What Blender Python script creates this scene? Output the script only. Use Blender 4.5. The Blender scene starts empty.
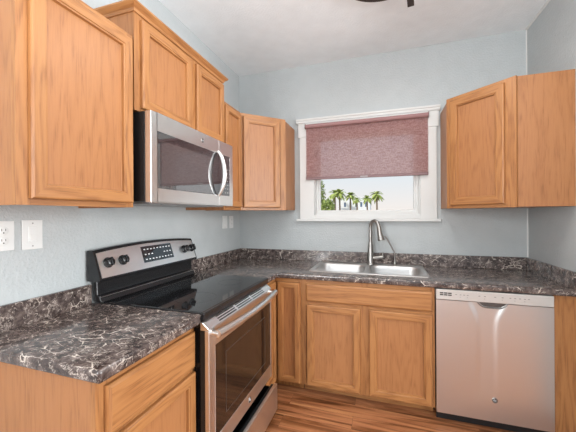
import bpy, bmesh, math, random
from mathutils import Matrix, Vector
random.seed(7)
S = bpy.context.scene
COL = S.collection
PI = math.pi

# ------------------------------------------------------------------ camera
YAW, ROLL = 0.31211, 0.00603
cam_d = bpy.data.cameras.new('camera')
cam_d.sensor_width = 36.0
cam_d.lens = 296.19 / 576 * 36
cam_d.shift_y = -(216 - 214.215) / 576
cam_d.clip_start = 0.02
cam_d.clip_end = 500
cam = bpy.data.objects.new('camera', cam_d)
COL.objects.link(cam)
R0 = Vector((math.cos(YAW), math.sin(YAW), 0))
U0 = Vector((0, 0, 1))
FW = Vector((-math.sin(YAW), math.cos(YAW), 0))
cx_ = R0 * math.cos(ROLL) - U0 * math.sin(ROLL)
cy_ = R0 * math.sin(ROLL) + U0 * math.cos(ROLL)
mw_ = Matrix((cx_, cy_, -FW)).transposed().to_4x4()
mw_.translation = Vector((1.42281, -2.7812, 1.36472))
cam.matrix_world = mw_
S.camera = cam

# ------------------------------------------------------------------ world / light / exposure
S.view_settings.view_transform = 'Standard'
S.view_settings.look = 'None'
S.view_settings.gamma = 1.0
S.view_settings.use_curve_mapping = False
S.view_settings.exposure = -0.06

W = bpy.data.worlds.new('sky')
S.world = W
W.use_nodes = True
wn = W.node_tree.nodes
wl = W.node_tree.links
wn.clear()
wo = wn.new('ShaderNodeOutputWorld')
wb = wn.new('ShaderNodeBackground')
wr = wn.new('ShaderNodeValToRGB')
wg = wn.new('ShaderNodeNewGeometry')
ws = wn.new('ShaderNodeSeparateXYZ')
wm = wn.new('ShaderNodeMath'); wm.operation = 'ABSOLUTE'
wr.color_ramp.elements[0].position = 0.0
wr.color_ramp.elements[0].color = (1.0, 0.93, 0.88, 1)
wr.color_ramp.elements[1].position = 0.22
wr.color_ramp.elements[1].color = (0.70, 0.87, 1.0, 1)
wl.new(wg.outputs['Incoming'], ws.inputs[0])
wl.new(ws.outputs['Z'], wm.inputs[0])
wl.new(wm.outputs[0], wr.inputs[0])
wl.new(wr.outputs[0], wb.inputs[0])
wb.inputs[1].default_value = 1.22
wl.new(wb.outputs[0], wo.inputs[0])


def area(name, loc, target, sx, sy, power, col):
    d = bpy.data.lights.new(name, 'AREA')
    d.shape = 'RECTANGLE'
    d.size, d.size_y, d.energy, d.color = sx, sy, power, col
    o = bpy.data.objects.new(name, d)
    COL.objects.link(o)
    o.location = loc
    o.rotation_euler = (Vector(target) - Vector(loc)).to_track_quat('-Z', 'Y').to_euler()
    return o


area('rear_fill', (1.5, -5.9, 1.5), (1.3, 0, 1.5), 3.6, 2.3, 6, (0.95, 0.98, 1.0))  # added fill light behind the camera; no patio opening is built
area('side_fill', (4.6, -1.9, 1.5), (0.2, -1.75, 1.5), 1.4, 2.0, 190, (0.95, 0.985, 1.0))  # unseen fill added past the right wall to brighten the left wall
area('rear_left_fill', (0.15, -4.3, 1.5), (2.5, -2.6, 1.2), 1.2, 1.5, 130, (0.95, 0.985, 1.0))  # added fill aimed across at the right wall; wall_left has no window
area('ceiling_uplight_fill', (1.7, -2.9, 1.75), (1.7, -2.6, 2.8), 1.4, 1.2, 53, (0.92, 0.97, 1.0))  # added uplight without any fixture, brightens the ceiling
sun_d = bpy.data.lights.new('sun', 'SUN')
sun_d.energy = 5.0
sun_d.angle = 0.01
sun_d.color = (1, 0.95, 0.86)
sun = bpy.data.objects.new('sun', sun_d)
COL.objects.link(sun)
sun.rotation_euler = Vector((0.65, 0.5, -0.75)).to_track_quat('-Z', 'Y').to_euler()


# ------------------------------------------------------------------ node helpers
class NT:
    def __init__(self, name):
        self.m = bpy.data.materials.new(name)
        self.m.use_nodes = True
        self.t = self.m.node_tree
        self.b = self.t.nodes['Principled BSDF']

    def n(self, typ, **kw):
        nd = self.t.nodes.new(typ)
        for k, v in kw.items():
            setattr(nd, k, v)
        return nd

    def l(self, a, b):
        self.t.links.new(a, b)

    def set(self, **kw):
        for k, v in kw.items():
            i = self.b.inputs[k.replace('_', ' ')]
            i.default_value = (*v, 1) if isinstance(v, tuple) and len(v) == 3 else v
        return self

    def coords(self, kind, scale, loc=(0, 0, 0)):
        tc = self.n('ShaderNodeTexCoord')
        mp = self.n('ShaderNodeMapping')
        mp.inputs['Scale'].default_value = scale
        mp.inputs['Location'].default_value = loc
        self.l(tc.outputs[kind], mp.inputs[0])
        return mp.outputs[0]

    def noise(self, vec, scale, detail=3, rough=0.5, dist=0.0):
        nd = self.n('ShaderNodeTexNoise')
        nd.inputs['Scale'].default_value = scale
        nd.inputs['Detail'].default_value = detail
        nd.inputs['Roughness'].default_value = rough
        nd.inputs['Distortion'].default_value = dist
        if vec is not None:
            self.l(vec, nd.inputs['Vector'])
        return nd

    def math(self, op, a, b=None, c=None):
        nd = self.n('ShaderNodeMath', operation=op)
        for i, v in enumerate((a, b, c)):
            if v is None:
                continue
            if isinstance(v, (int, float)):
                nd.inputs[i].default_value = v
            else:
                self.l(v, nd.inputs[i])
        return nd.outputs[0]

    def ramp(self, fac, stops):
        nd = self.n('ShaderNodeValToRGB')
        e = nd.color_ramp.elements
        while len(e) < len(stops):
            e.new(0.5)
        for el, (p, c) in zip(e, stops):
            el.position = p
            el.color = (*c, 1) if len(c) == 3 else c
        self.l(fac, nd.inputs[0])
        return nd.outputs[0]

    def mix(self, fac, a, b, mode='MIX'):
        nd = self.n('ShaderNodeMix', data_type='RGBA', blend_type=mode)
        for i, v in ((0, fac), (6, a), (7, b)):
            if isinstance(v, (int, float)):
                nd.inputs[i].default_value = v
            elif isinstance(v, tuple):
                nd.inputs[i].default_value = (*v, 1)
            else:
                self.l(v, nd.inputs[i])
        return nd.outputs[2]

    def bump(self, h, strength, dist=0.002):
        nd = self.n('ShaderNodeBump')
        nd.inputs['Strength'].default_value = strength
        nd.inputs['Distance'].default_value = dist
        self.l(h, nd.inputs['Height'])
        self.l(nd.outputs[0], self.b.inputs['Normal'])


def simple(name, col, rough=0.5, metal=0.0, **kw):
    n = NT(name)
    n.set(Base_Color=col, Roughness=rough, Metallic=metal, **kw)
    return n.m


def mat_oak(name, light, dark, pore, ringamt=0.55):
    n = NT(name)
    c1 = n.coords('UV', (10.0, 0.9, 1))
    n1 = n.noise(c1, 1.0, 2, 0.45)
    c2 = n.coords('UV', (210, 9, 1))
    n2 = n.noise(c2, 1.0, 3, 0.6)
    r = n.math('MULTIPLY', n1.outputs['Fac'], 62.0)
    r = n.math('ADD', r, n.math('MULTIPLY', n2.outputs['Fac'], 2.2))
    r = n.math('SINE', r)
    r = n.math('MULTIPLY_ADD', r, 0.5, 0.5)
    r = n.math('POWER', r, 2.2)
    c3 = n.coords('UV', (2.6, 0.7, 1), (3, 7, 0))
    n3 = n.noise(c3, 1.0, 2)
    base = n.mix(n.math('MULTIPLY', r, ringamt), light, dark)
    base = n.mix(n.math('MULTIPLY', n3.outputs['Fac'], 0.35), base, dark)
    p = n.ramp(n2.outputs['Fac'], [(0.47, (0, 0, 0)), (0.62, (1, 1, 1))])
    p2 = n.math('MULTIPLY', p, n.math('MULTIPLY_ADD', r, 0.30, 0.14))
    base = n.mix(p2, base, pore)
    n.l(base, n.b.inputs['Base Color'])
    n.set(Roughness=0.45)
    n.b.inputs['Coat Weight'].default_value = 0.06
    n.b.inputs['Coat Roughness'].default_value = 0.25
    n.bump(n2.outputs['Fac'], 0.12, 0.001)
    return n.m


def mat_wall(name, col, bump=0.27):
    n = NT(name)
    c = n.coords('Object', (1, 1, 1))
    a = n.noise(c, 75, 3, 0.55)
    b = n.noise(c, 9, 3, 0.5)
    h = n.ramp(a.outputs['Fac'], [(0.42, (0, 0, 0)), (0.64, (1, 1, 1))])
    v = n.ramp(b.outputs['Fac'], [(0.3, tuple(x * 0.97 for x in col)), (0.7, tuple(min(1, x * 1.03) for x in col))])
    n.l(v, n.b.inputs['Base Color'])
    n.set(Roughness=0.55)
    n.bump(h, bump, 0.004)
    return n.m


def mat_stone():
    n = NT('brown_marble_laminate')
    c = n.coords('Object', (1, 1, 1))
    w = n.noise(c, 9, 4, 0.6)
    add = n.n('ShaderNodeMix', data_type='VECTOR')
    ad = n.n('ShaderNodeVectorMath', operation='MULTIPLY_ADD')
    n.l(w.outputs['Color'], ad.inputs[0])
    ad.inputs[1].default_value = (0.045, 0.045, 0.045)
    n.l(c, ad.inputs[2])
    n.t.nodes.remove(add)
    v = ad.outputs[0]
    a = n.noise(v, 24, 8, 0.76)
    base = n.ramp(a.outputs['Fac'], [(0.30, (0.016, 0.012, 0.012)), (0.45, (0.050, 0.036, 0.033)),
                                     (0.55, (0.105, 0.078, 0.070)), (0.68, (0.19, 0.15, 0.135)), (0.82, (0.45, 0.38, 0.33))])
    rot = n.n('ShaderNodeMapping')
    rot.inputs['Rotation'].default_value = (0.3, 0.2, 0.75)
    rot.inputs['Scale'].default_value = (1, 2.6, 1.7)
    n.l(v, rot.inputs[0])
    rn = n.noise(rot.outputs[0], 19, 6, 0.64, 0.4)
    rd = n.math('ABSOLUTE', n.math('MULTIPLY_ADD', rn.outputs['Fac'], 2.0, -1.0))
    vein = n.ramp(rd, [(0.0, (1, 1, 1)), (0.018, (0.7, 0.7, 0.7)), (0.045, (0, 0, 0))])
    msk = n.noise(c, 26, 3, 0.6)
    mk = n.ramp(msk.outputs['Fac'], [(0.48, (0, 0, 0)), (0.57, (1, 1, 1))])
    f = n.math('MULTIPLY', n.math('MULTIPLY', vein, mk), 0.62)
    base = n.mix(f, base, (0.62, 0.53, 0.46))
    vo3 = n.n('ShaderNodeTexVoronoi', feature='DISTANCE_TO_EDGE')
    vo3.inputs['Scale'].default_value = 9
    n.l(rot.outputs[0], vo3.inputs['Vector'])
    vein3 = n.ramp(vo3.outputs['Distance'], [(0.0, (1, 1, 1)), (0.012, (0.6, 0.6, 0.6)), (0.030, (0, 0, 0))])
    mk3 = n.ramp(n.noise(c, 12, 3, 0.6).outputs['Fac'], [(0.52, (0, 0, 0)), (0.60, (1, 1, 1))])
    base = n.mix(n.math('MULTIPLY', vein3, mk3), base, (0.68, 0.59, 0.51))
    vo2 = n.n('ShaderNodeTexVoronoi', feature='DISTANCE_TO_EDGE')
    vo2.inputs['Scale'].default_value = 30
    n.l(v, vo2.inputs['Vector'])
    vein2 = n.ramp(vo2.outputs['Distance'], [(0.0, (1, 1, 1)), (0.06, (0, 0, 0))])
    msk2 = n.noise(c, 30, 3, 0.6)
    mk2 = n.ramp(msk2.outputs['Fac'], [(0.53, (0, 0, 0)), (0.60, (1, 1, 1))])
    base = n.mix(n.math('MULTIPLY', vein2, n.math('MULTIPLY', mk2, 0.8)), base, (0.55, 0.46, 0.40))
    n.l(base, n.b.inputs['Base Color'])
    n.set(Roughness=0.17)
    n.b.inputs['Specular IOR Level'].default_value = 0.7
    return n.m


def mat_steel(name, col, rough, scale, bump=0.06):
    n = NT(name)
    c = n.coords('Object', scale)
    a = n.noise(c, 1.0, 2, 0.6)
    r = n.math('MULTIPLY_ADD', a.outputs['Fac'], 0.12, rough - 0.06)
    n.l(r, n.b.inputs['Roughness'])
    n.set(Base_Color=col, Metallic=1.0)
    n.bump(a.outputs['Fac'], bump, 0.001)
    return n.m


def mat_floor():
    n = NT('rustic_wood_floor')
    c = n.coords('Object', (1, 1, 1))
    br = n.n('ShaderNodeTexBrick')
    br.offset = 0.37
    br.inputs['Scale'].default_value = 1.0
    br.inputs['Brick Width'].default_value = 1.22
    br.inputs['Row Height'].default_value = 0.125
    br.inputs['Mortar Size'].default_value = 0.0009
    br.inputs['Mortar'].default_value = (0.05, 0.02, 0.01, 1)
    br.inputs['Mortar Smooth'].default_value = 0.6
    br.inputs['Color1'].default_value = (0.0, 0.0, 0.0, 1)
    br.inputs['Color2'].default_value = (1, 1, 1, 1)
    n.l(c, br.inputs['Vector'])
    ad = n.n('ShaderNodeVectorMath', operation='MULTIPLY_ADD')
    n.l(br.outputs['Color'], ad.inputs[0])
    ad.inputs[1].default_value = (3.1, 1.7, 0)
    n.l(c, ad.inputs[2])
    mp = n.n('ShaderNodeMapping')
    mp.inputs['Scale'].default_value = (1.3, 22, 1)
    n.l(ad.outputs[0], mp.inputs[0])
    a = n.noise(mp.outputs[0], 1.0, 5, 0.6, 0.6)
    mp2 = n.n('ShaderNodeMapping')
    mp2.inputs['Scale'].default_value = (5, 90, 1)
    n.l(ad.outputs[0], mp2.inputs[0])
    f = n.noise(mp2.outputs[0], 1.0, 3, 0.6)
    col = n.ramp(a.outputs['Fac'], [(0.33, (0.05, 0.016, 0.006)), (0.44, (0.20, 0.070, 0.024)), (0.55, (0.42, 0.170, 0.075)), (0.68, (0.58, 0.28, 0.115))])
    col = n.mix(n.math('MULTIPLY', f.outputs['Fac'], 0.5), col, (0.10, 0.034, 0.012))
    col = n.mix(br.outputs['Fac'], col, (0.04, 0.015, 0.008))
    n.l(col, n.b.inputs['Base Color'])
    n.set(Roughness=0.33)
    n.bump(f.outputs['Fac'], 0.1, 0.001)
    return n.m


def mat_blind():
    n = NT('mauve_woven_blind')
    n.t.nodes.remove(n.b)
    out = n.t.nodes['Material Output']
    c = n.coords('Object', (22, 60, 330))
    a = n.noise(c, 1.0, 3, 0.6)
    c2 = n.coords('Object', (150, 340, 60))
    a2 = n.noise(c2, 1.0, 2, 0.6)
    s = n.math('ADD', n.math('MULTIPLY', a.outputs['Fac'], 0.6), n.math('MULTIPLY', a2.outputs['Fac'], 0.4))
    col = n.ramp(s, [(0.40, (0.30, 0.165, 0.16)), (0.60, (0.50, 0.315, 0.305))])
    colt = n.ramp(s, [(0.40, (0.62, 0.44, 0.43)), (0.60, (0.97, 0.85, 0.83))])
    d = n.n('ShaderNodeBsdfDiffuse')
    t = n.n('ShaderNodeBsdfTranslucent')
    n.l(col, d.inputs[0])
    n.l(colt, t.inputs[0])
    m = n.n('ShaderNodeMixShader')
    m.inputs[0].default_value = 0.62
    tr = n.n('ShaderNodeBsdfTransparent')
    tr.inputs[0].default_value = (1, 0.93, 0.93, 1)
    m2 = n.n('ShaderNodeMixShader')
    m2.inputs[0].default_value = 0.33
    n.l(d.outputs[0], m.inputs[1])
    n.l(t.outputs[0], m.inputs[2])
    n.l(m.outputs[0], m2.inputs[1])
    n.l(tr.outputs[0], m2.inputs[2])
    n.l(m2.outputs[0], out.inputs[0])
    return n.m


def mat_foliage(name, a, b):
    n = NT(name)
    c = n.coords('Object', (1, 1, 1))
    q = n.noise(c, 2.5, 3, 0.6)
    n.l(n.ramp(q.outputs['Fac'], [(0.35, a), (0.65, b)]), n.b.inputs['Base Color'])
    n.set(Roughness=0.6)
    return n.m


OAK = mat_oak('honey_oak', (0.395, 0.176, 0.059), (0.262, 0.100, 0.029), (0.115, 0.037, 0.010), 0.6)
OAKP = mat_oak('honey_oak_panel', (0.372, 0.160, 0.059), (0.280, 0.109, 0.036), (0.150, 0.053, 0.016), 0.32)
DARKWOOD = simple('cabinet_inside_shadow_wood', (0.30, 0.16, 0.08), 0.7)
STONE = mat_stone()
PAINT = mat_wall('pale_blue_grey_paint', (0.425, 0.446, 0.448))
CEILP = mat_wall('white_ceiling_paint', (0.79, 0.82, 0.835), 0.2)
TRIMW = simple('white_trim_paint', (0.60, 0.597, 0.58), 0.4)
PLASTIC = simple('white_plastic', (0.66, 0.66, 0.645), 0.35)
SLOT = simple('dark_slot', (0.02, 0.018, 0.016), 0.5)
STEEL_Y = simple('brushed_steel_range', (0.80, 0.79, 0.775), 0.31, 1.0)
STEEL_X = simple('brushed_steel_dishwasher', (0.70, 0.69, 0.68), 0.33, 1.0)
STEEL_M = mat_steel('brushed_steel_plain', (0.68, 0.66, 0.64), 0.22, (40, 40, 40), 0.03)
SINKS = simple('satin_sink_steel', (0.56, 0.55, 0.54), 0.45, 1.0)
NICKEL = simple('brushed_nickel', (0.33, 0.31, 0.29), 0.3, 1.0)
BLACK = simple('black_enamel', (0.010, 0.010, 0.011), 0.22)
BLACKM = simple('black_plastic', (0.008, 0.008, 0.0085), 0.45)
GLASSB = simple('black_ceramic_glass', (0.012, 0.012, 0.013), 0.04)
GLASSB.node_tree.nodes['Principled BSDF'].inputs['Specular IOR Level'].default_value = 0.8
OVENG = simple('oven_window_glass', (0.020, 0.011, 0.007), 0.05)
MWS = simple('microwave_screen', (0.05, 0.045, 0.045), 0.03)
MWG = simple('microwave_window_glass', (0.018, 0.016, 0.017), 0.03)
for _m, _i in ((OVENG, 1.55), (MWG, 1.9), (MWS, 2.1)):
    _m.node_tree.nodes['Principled BSDF'].inputs['Specular IOR Level'].default_value = 0.5 if _m is OVENG else 0.9
    _m.node_tree.nodes['Principled BSDF'].inputs['IOR'].default_value = _i
BADGEF = simple('badge_dark_face', (0.06, 0.055, 0.055), 0.35)
STRIPM = simple('pale_control_strip', (0.60, 0.585, 0.56), 0.35, 0.5)
MARK = simple('grey_print', (0.28, 0.27, 0.26), 0.5)
WHITEP = simple('white_print', (0.75, 0.75, 0.75), 0.5)
BRONZE = simple('dark_bronze', (0.055, 0.040, 0.034), 0.4, 0.6)
FROST = simple('frosted_lamp_glass', (0.8, 0.78, 0.74), 0.4)
FLOORM = mat_floor()
BLIND = mat_blind()
BLINDR = simple('mauve_blind_rail', (0.20, 0.115, 0.115), 0.5)
GLASS = NT('window_glass')
_b = GLASS.b
_b.inputs['Transmission Weight'].default_value = 1
_b.inputs['Roughness'].default_value = 0
_b.inputs['IOR'].default_value = 1.0 + 1e-3
GLASS = GLASS.m
PALM = mat_foliage('palm_green', (0.20, 0.28, 0.06), (0.50, 0.55, 0.16))
TREEG = mat_foliage('tree_green', (0.15, 0.22, 0.06), (0.45, 0.52, 0.15))
BARK = simple('palm_bark', (0.22, 0.16, 0.11), 0.8)
STUCCO = simple('white_stucco', (0.90, 0.91, 0.95), 0.8)
PANEB = simple('blue_grey_pane', (0.16, 0.22, 0.33), 0.2)
SAND = simple('sandy_ground', (0.42, 0.36, 0.30), 0.9)


# ------------------------------------------------------------------ mesh helpers
def wloc(o):
    v = Vector((0, 0, 0))
    while o is not None:
        v += o.location
        o = o.parent
    return v


class MB:
    """collects faces with grain uvs; build() makes one mesh object"""

    def __init__(self):
        self.v, self.f, self.uv, self.sm = [], [], [], []

    def face(self, pts, uvs=None, smooth=False):
        i = len(self.v)
        self.v.extend(Vector(p) for p in pts)
        self.f.append(tuple(range(i, i + len(pts))))
        self.uv.append(uvs or [(0, 0)] * len(pts))
        self.sm.append(smooth)

    def box(self, x0, x1, y0, y1, z0, z1, g='z', M=None):
        if x0 > x1: x0, x1 = x1, x0
        if y0 > y1: y0, y1 = y1, y0
        if z0 > z1: z0, z1 = z1, z0
        P = [Vector((x, y, z)) for z in (z0, z1) for y in (y0, y1) for x in (x0, x1)]
        off = (random.uniform(0, 9), random.uniform(0, 9))
        gi = 'xyz'.index(g)
        for q, nax in (((0, 2, 3, 1), 2), ((4, 5, 7, 6), 2), ((0, 1, 5, 4), 1), ((2, 6, 7, 3), 1), ((0, 4, 6, 2), 0), ((1, 3, 7, 5), 0)):
            ax = [k for k in (0, 1, 2) if k != nax]
            if gi in ax:
                va = gi
                ua = [k for k in ax if k != gi][0]
            else:
                ua, va = ax
            pts = [P[k] for k in q]
            uv = [(p[ua] + off[0], p[va] + off[1] + nax * 0.37) for p in pts]
            self.face([M @ p for p in pts] if M else pts, uv)
        return self

    def prism(self, poly, z0, z1, M=None):
        """vertical prism of a plan polygon (counter-clockwise)"""
        n = len(poly)
        T = (lambda p: M @ Vector(p)) if M else Vector
        o = random.uniform(0, 9)
        self.face([T((x, y, z1)) for x, y in poly], [(x + o, y) for x, y in poly])
        self.face([T((x, y, z0)) for x, y in reversed(poly)], [(x + o, y) for x, y in reversed(poly)])
        s = 0
        for i in range(n):
            a, b = poly[i], poly[(i + 1) % n]
            L = math.hypot(b[0] - a[0], b[1] - a[1])
            self.face([T((*a, z0)), T((*b, z0)), T((*b, z1)), T((*a, z1))],
                      [(s + o, z0), (s + L + o, z0), (s + L + o, z1), (s + o, z1)])
            s += L + 1.3
        return self

    def extrude_profile(self, prof, axis, a0, a1, g=None, M=None):
        """closed profile in the two other axes, swept along axis"""
        ax = 'xyz'.index(axis)
        ot = [k for k in (0, 1, 2) if k != ax]
        o = random.uniform(0, 9)

        def P(p, a):
            v = [0, 0, 0]
            v[ax] = a
            v[ot[0]], v[ot[1]] = p
            return (M @ Vector(v)) if M else Vector(v)
        n = len(prof)
        s = o
        for i in range(n):
            p, q = prof[i], prof[(i + 1) % n]
            L = math.hypot(q[0] - p[0], q[1] - p[1])
            self.face([P(p, a0), P(q, a0), P(q, a1), P(p, a1)], [(s, a0 + o), (s + L, a0 + o), (s + L, a1 + o), (s, a1 + o)])
            s += L
        self.face([P(p, a1) for p in prof], [(p[0] + o, p[1]) for p in prof])
        self.face([P(p, a0) for p in reversed(prof)], [(p[0] + o, p[1]) for p in reversed(prof)])
        return self

    def frame(self, w, h, prof, M):
        """mitred picture frame: local x width, z height, -y outwards; prof = (inset, out)"""
        for side in range(4):
            o = (random.uniform(0, 9), random.uniform(0, 9))

            def P(s, d, e):
                if side == 0: p = ((s if e == 0 else w - s), -d, s)
                elif side == 1: p = (w - s, -d, (s if e == 0 else h - s))
                elif side == 2: p = ((w - s if e == 0 else s), -d, h - s)
                else: p = (s, -d, (h - s if e == 0 else s))
                return Vector(p)
            acc = 0
            for (s0, d0), (s1, d1) in zip(prof, prof[1:]):
                L = math.hypot(s1 - s0, d1 - d0)
                pts = [P(s0, d0, 0), P(s0, d0, 1), P(s1, d1, 1), P(s1, d1, 0)]
                k = 0 if side in (0, 2) else 2
                uv = [(acc + o[0], pts[0][k] + o[1]), (acc + o[0], pts[1][k] + o[1]),
                      (acc + L + o[0], pts[2][k] + o[1]), (acc + L + o[0], pts[3][k] + o[1])]
                self.face([M @ p for p in pts], uv)
                acc += L
        return self

    def tube(self, path, rad, n=12, caps=True, M=None):
        pts = [Vector(p) for p in path]
        rs = rad if isinstance(rad, (list, tuple)) else [rad] * len(pts)
        up = None
        rings = []
        for i, p in enumerate(pts):
            t = (pts[min(i + 1, len(pts) - 1)] - pts[max(i - 1, 0)]).normalized()
            if up is None:
                up = t.orthogonal().normalized()
            up = (up - t * up.dot(t)).normalized()
            s = t.cross(up)
            rings.append([p + (up * math.cos(2 * PI * k / n) + s * math.sin(2 * PI * k / n)) * rs[i] for k in range(n)])
        if M:
            rings = [[M @ q for q in r] for r in rings]
        for a, b in zip(rings, rings[1:]):
            for k in range(n):
                self.face([a[k], a[(k + 1) % n], b[(k + 1) % n], b[k]], None, True)
        if caps:
            self.face(list(reversed(rings[0])))
            self.face(rings[-1])
        return self

    def lathe(self, prof, n=32, M=None):
        """prof = (r, z) revolved about local z"""
        T = M if M else Matrix.Identity(4)
        rings = [[T @ Vector((r * math.cos(2 * PI * k / n), r * math.sin(2 * PI * k / n), z)) for k in range(n)] for r, z in prof]
        for a, b in zip(rings, rings[1:]):
            for k in range(n):
                self.face([a[k], a[(k + 1) % n], b[(k + 1) % n], b[k]], None, True)
        if prof[0][0] > 1e-6:
            self.face(list(reversed(rings[0])))
        if prof[-1][0] > 1e-6:
            self.face(rings[-1])
        return self

    def build(self, name, mat, parent=None, bevel=0.0, seg=2, weld=True, angle=40):
        off = wloc(parent) if parent else Vector((0, 0, 0))
        me = bpy.data.meshes.new(name)
        me.from_pydata([v - off for v in self.v], [], self.f)
        uvl = me.uv_layers.new(name='UVMap')
        k = 0
        for uv in self.uv:
            for c in uv:
                uvl.data[k].uv = c
                k += 1
        for p, s in zip(me.polygons, self.sm):
            p.use_smooth = s
        if weld:
            bm = bmesh.new()
            bm.from_mesh(me)
            bmesh.ops.remove_doubles(bm, verts=bm.verts, dist=1e-6)
            bm.normal_update()
            bm.to_mesh(me)
            bm.free()
        me.materials.append(mat)
        if any(self.sm):
            me.set_sharp_from_angle(angle=math.radians(angle))
        o = bpy.data.objects.new(name, me)
        COL.objects.link(o)
        if parent:
            o.parent = parent
        if bevel:
            md = o.modifiers.new('bevel', 'BEVEL')
            md.width = bevel
            md.segments = seg
            md.limit_method = 'ANGLE'
            md.angle_limit = math.radians(50)
        return o


def thing(name, label, cat, loc=(0, 0, 0), group=None):
    o = bpy.data.objects.new(name, None)
    COL.objects.link(o)
    o.location = loc
    o.empty_display_size = 0.05
    return tag(o, label, cat, group)


def tag(o, label, cat, group=None):
    o['label'] = label
    o['category'] = cat
    if group:
        o['group'] = group
    return o


def structure(o):
    o['kind'] = 'structure'
    return o


def slab(name, mat, cells_x, cells_y, inside, z0, z1, parent=None, bev=None, bw=0.012, bseg=4):
    """flat slab made of grid cells, optionally rounding the top/bottom edges chosen by bev(mid)"""
    bm = bmesh.new()
    vs = {}

    def V(i, j, k):
        key = (i, j, k)
        if key not in vs:
            vs[key] = bm.verts.new((cells_x[i], cells_y[j], (z0, z1)[k]))
        return vs[key]
    nx, ny = len(cells_x) - 1, len(cells_y) - 1
    ins = {(i, j) for i in range(nx) for j in range(ny)
           if inside((cells_x[i] + cells_x[i + 1]) / 2, (cells_y[j] + cells_y[j + 1]) / 2)}
    for i, j in ins:
        bm.faces.new([V(i, j, 1), V(i + 1, j, 1), V(i + 1, j + 1, 1), V(i, j + 1, 1)])
        bm.faces.new([V(i, j, 0), V(i, j + 1, 0), V(i + 1, j + 1, 0), V(i + 1, j, 0)])
        if (i - 1, j) not in ins: bm.faces.new([V(i, j, 0), V(i, j, 1), V(i, j + 1, 1), V(i, j + 1, 0)])
        if (i + 1, j) not in ins: bm.faces.new([V(i + 1, j, 0), V(i + 1, j + 1, 0), V(i + 1, j + 1, 1), V(i + 1, j, 1)])
        if (i, j - 1) not in ins: bm.faces.new([V(i, j, 0), V(i + 1, j, 0), V(i + 1, j, 1), V(i, j, 1)])
        if (i, j + 1) not in ins: bm.faces.new([V(i, j + 1, 0), V(i, j + 1, 1), V(i + 1, j + 1, 1), V(i + 1, j + 1, 0)])
    bmesh.ops.recalc_face_normals(bm, faces=bm.faces)
    if bev:
        es = [e for e in bm.edges if len(e.link_faces) == 2 and e.calc_face_angle(0) > 0.5 and
              bev((e.verts[0].co + e.verts[1].co) / 2)]
        r = bmesh.ops.bevel(bm, geom=es, offset=bw, segments=bseg, profile=0.5, affect='EDGES')
        for f in r['faces']:
            f.smooth = True
    off = wloc(parent) if parent else Vector((0, 0, 0))
    for v in bm.verts:
        v.co -= off
    me = bpy.data.meshes.new(name)
    bm.to_mesh(me)
    bm.free()
    me.materials.append(mat)
    me.set_sharp_from_angle(angle=math.radians(35))
    o = bpy.data.objects.new(name, me)
    COL.objects.link(o)
    if parent:
        o.parent = parent
    return o


def lettering(name, txt, size, M, mat, parent, extrude=0.0003):
    c = bpy.data.curves.new(name + '_c', 'FONT')
    c.body = txt
    c.size = size
    c.align_x = 'CENTER'
    c.align_y = 'CENTER'
    c.extrude = extrude
    tmp = bpy.data.objects.new('tmp', c)
    COL.objects.link(tmp)
    dg = bpy.context.evaluated_depsgraph_get()
    me = bpy.data.meshes.new_from_object(tmp.evaluated_get(dg))
    bpy.data.objects.remove(tmp)
    off = wloc(parent) if parent else Vector((0, 0, 0))
    me.transform(Matrix.Translation(-off) @ M)
    me.materials.clear()
    me.materials.append(mat)
    o = bpy.data.objects.new(name, me)
    COL.objects.link(o)
    if parent:
        o.parent = parent
    return o


# plan rotations: local -y is the front of every cabinet face
def face_left(y, x, z):      # on the wall x=0, facing +x ; local x runs along +y
    return Matrix.Translation((x, y, z)) @ Matrix.Rotation(PI / 2, 4, 'Z')


def face_back(x, y, z):
    return Matrix.Translation((x, y, z))


DOORP = [(0, 0), (0, 0.014), (0.003, 0.0185), (0.007, 0.020), (0.041, 0.020), (0.0435, 0.0160), (0.049, 0.0155), (0.0510, 0.0035), (0.057, 0.0020)]


def oak_door(parent, w, h, M, name='door', fw=0.055):
    s = fw / 0.055
    prof = [(a * s if a > 0.01 else a, b) for a, b in DOORP]
    d = MB().frame(w, h, prof, M)
    e = prof[-1][0]
    d = d.build(name, OAK, parent)
    pm = MB().box(e - 0.004, w - e + 0.004, -0.0030, -0.0004, e - 0.004, h - e + 0.004, 'z', M)
    pm.build(name + '_panel', OAKP, d)
    return d


def oak_slab_front(parent, w, h, M, name='drawer_front'):
    prof = [(0, 0), (0, 0.012), (0.004, 0.0165), (0.012, 0.020)]
    b = MB()
    b.frame(w, h, prof, M)
    e = 0.012
    o = (random.uniform(0, 9), random.uniform(0, 9))
    pts = [Vector(p) for p in ((e, -0.02, e), (w - e, -0.02, e), (w - e, -0.02, h - e), (e, -0.02, h - e))]
    b.face([M @ p for p in pts], [(p.z + o[0], p.x + o[1]) for p in pts])
    return b.build(name, OAK, parent)


def face_frame(parent, w, h, M, stiles, rails, t=0.019, name='face_frame'):
    b = MB()
    for a, c in stiles:
        b.box(a, c, -t, 0, 0, h, 'z', M)
    for x0, x1, a, c in rails:
        b.box(x0, x1, -t * 0.985, 0, a, c, 'x', M)
    return b.build(name, OAK, parent)


# ================================================================== SETTING
RW, CH = 2.4966, 2.80
WT = 0.13
# window opening
OX0, OX1, OZ0, OZ1 = 0.790, 1.728, 1.350, 2.125

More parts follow.
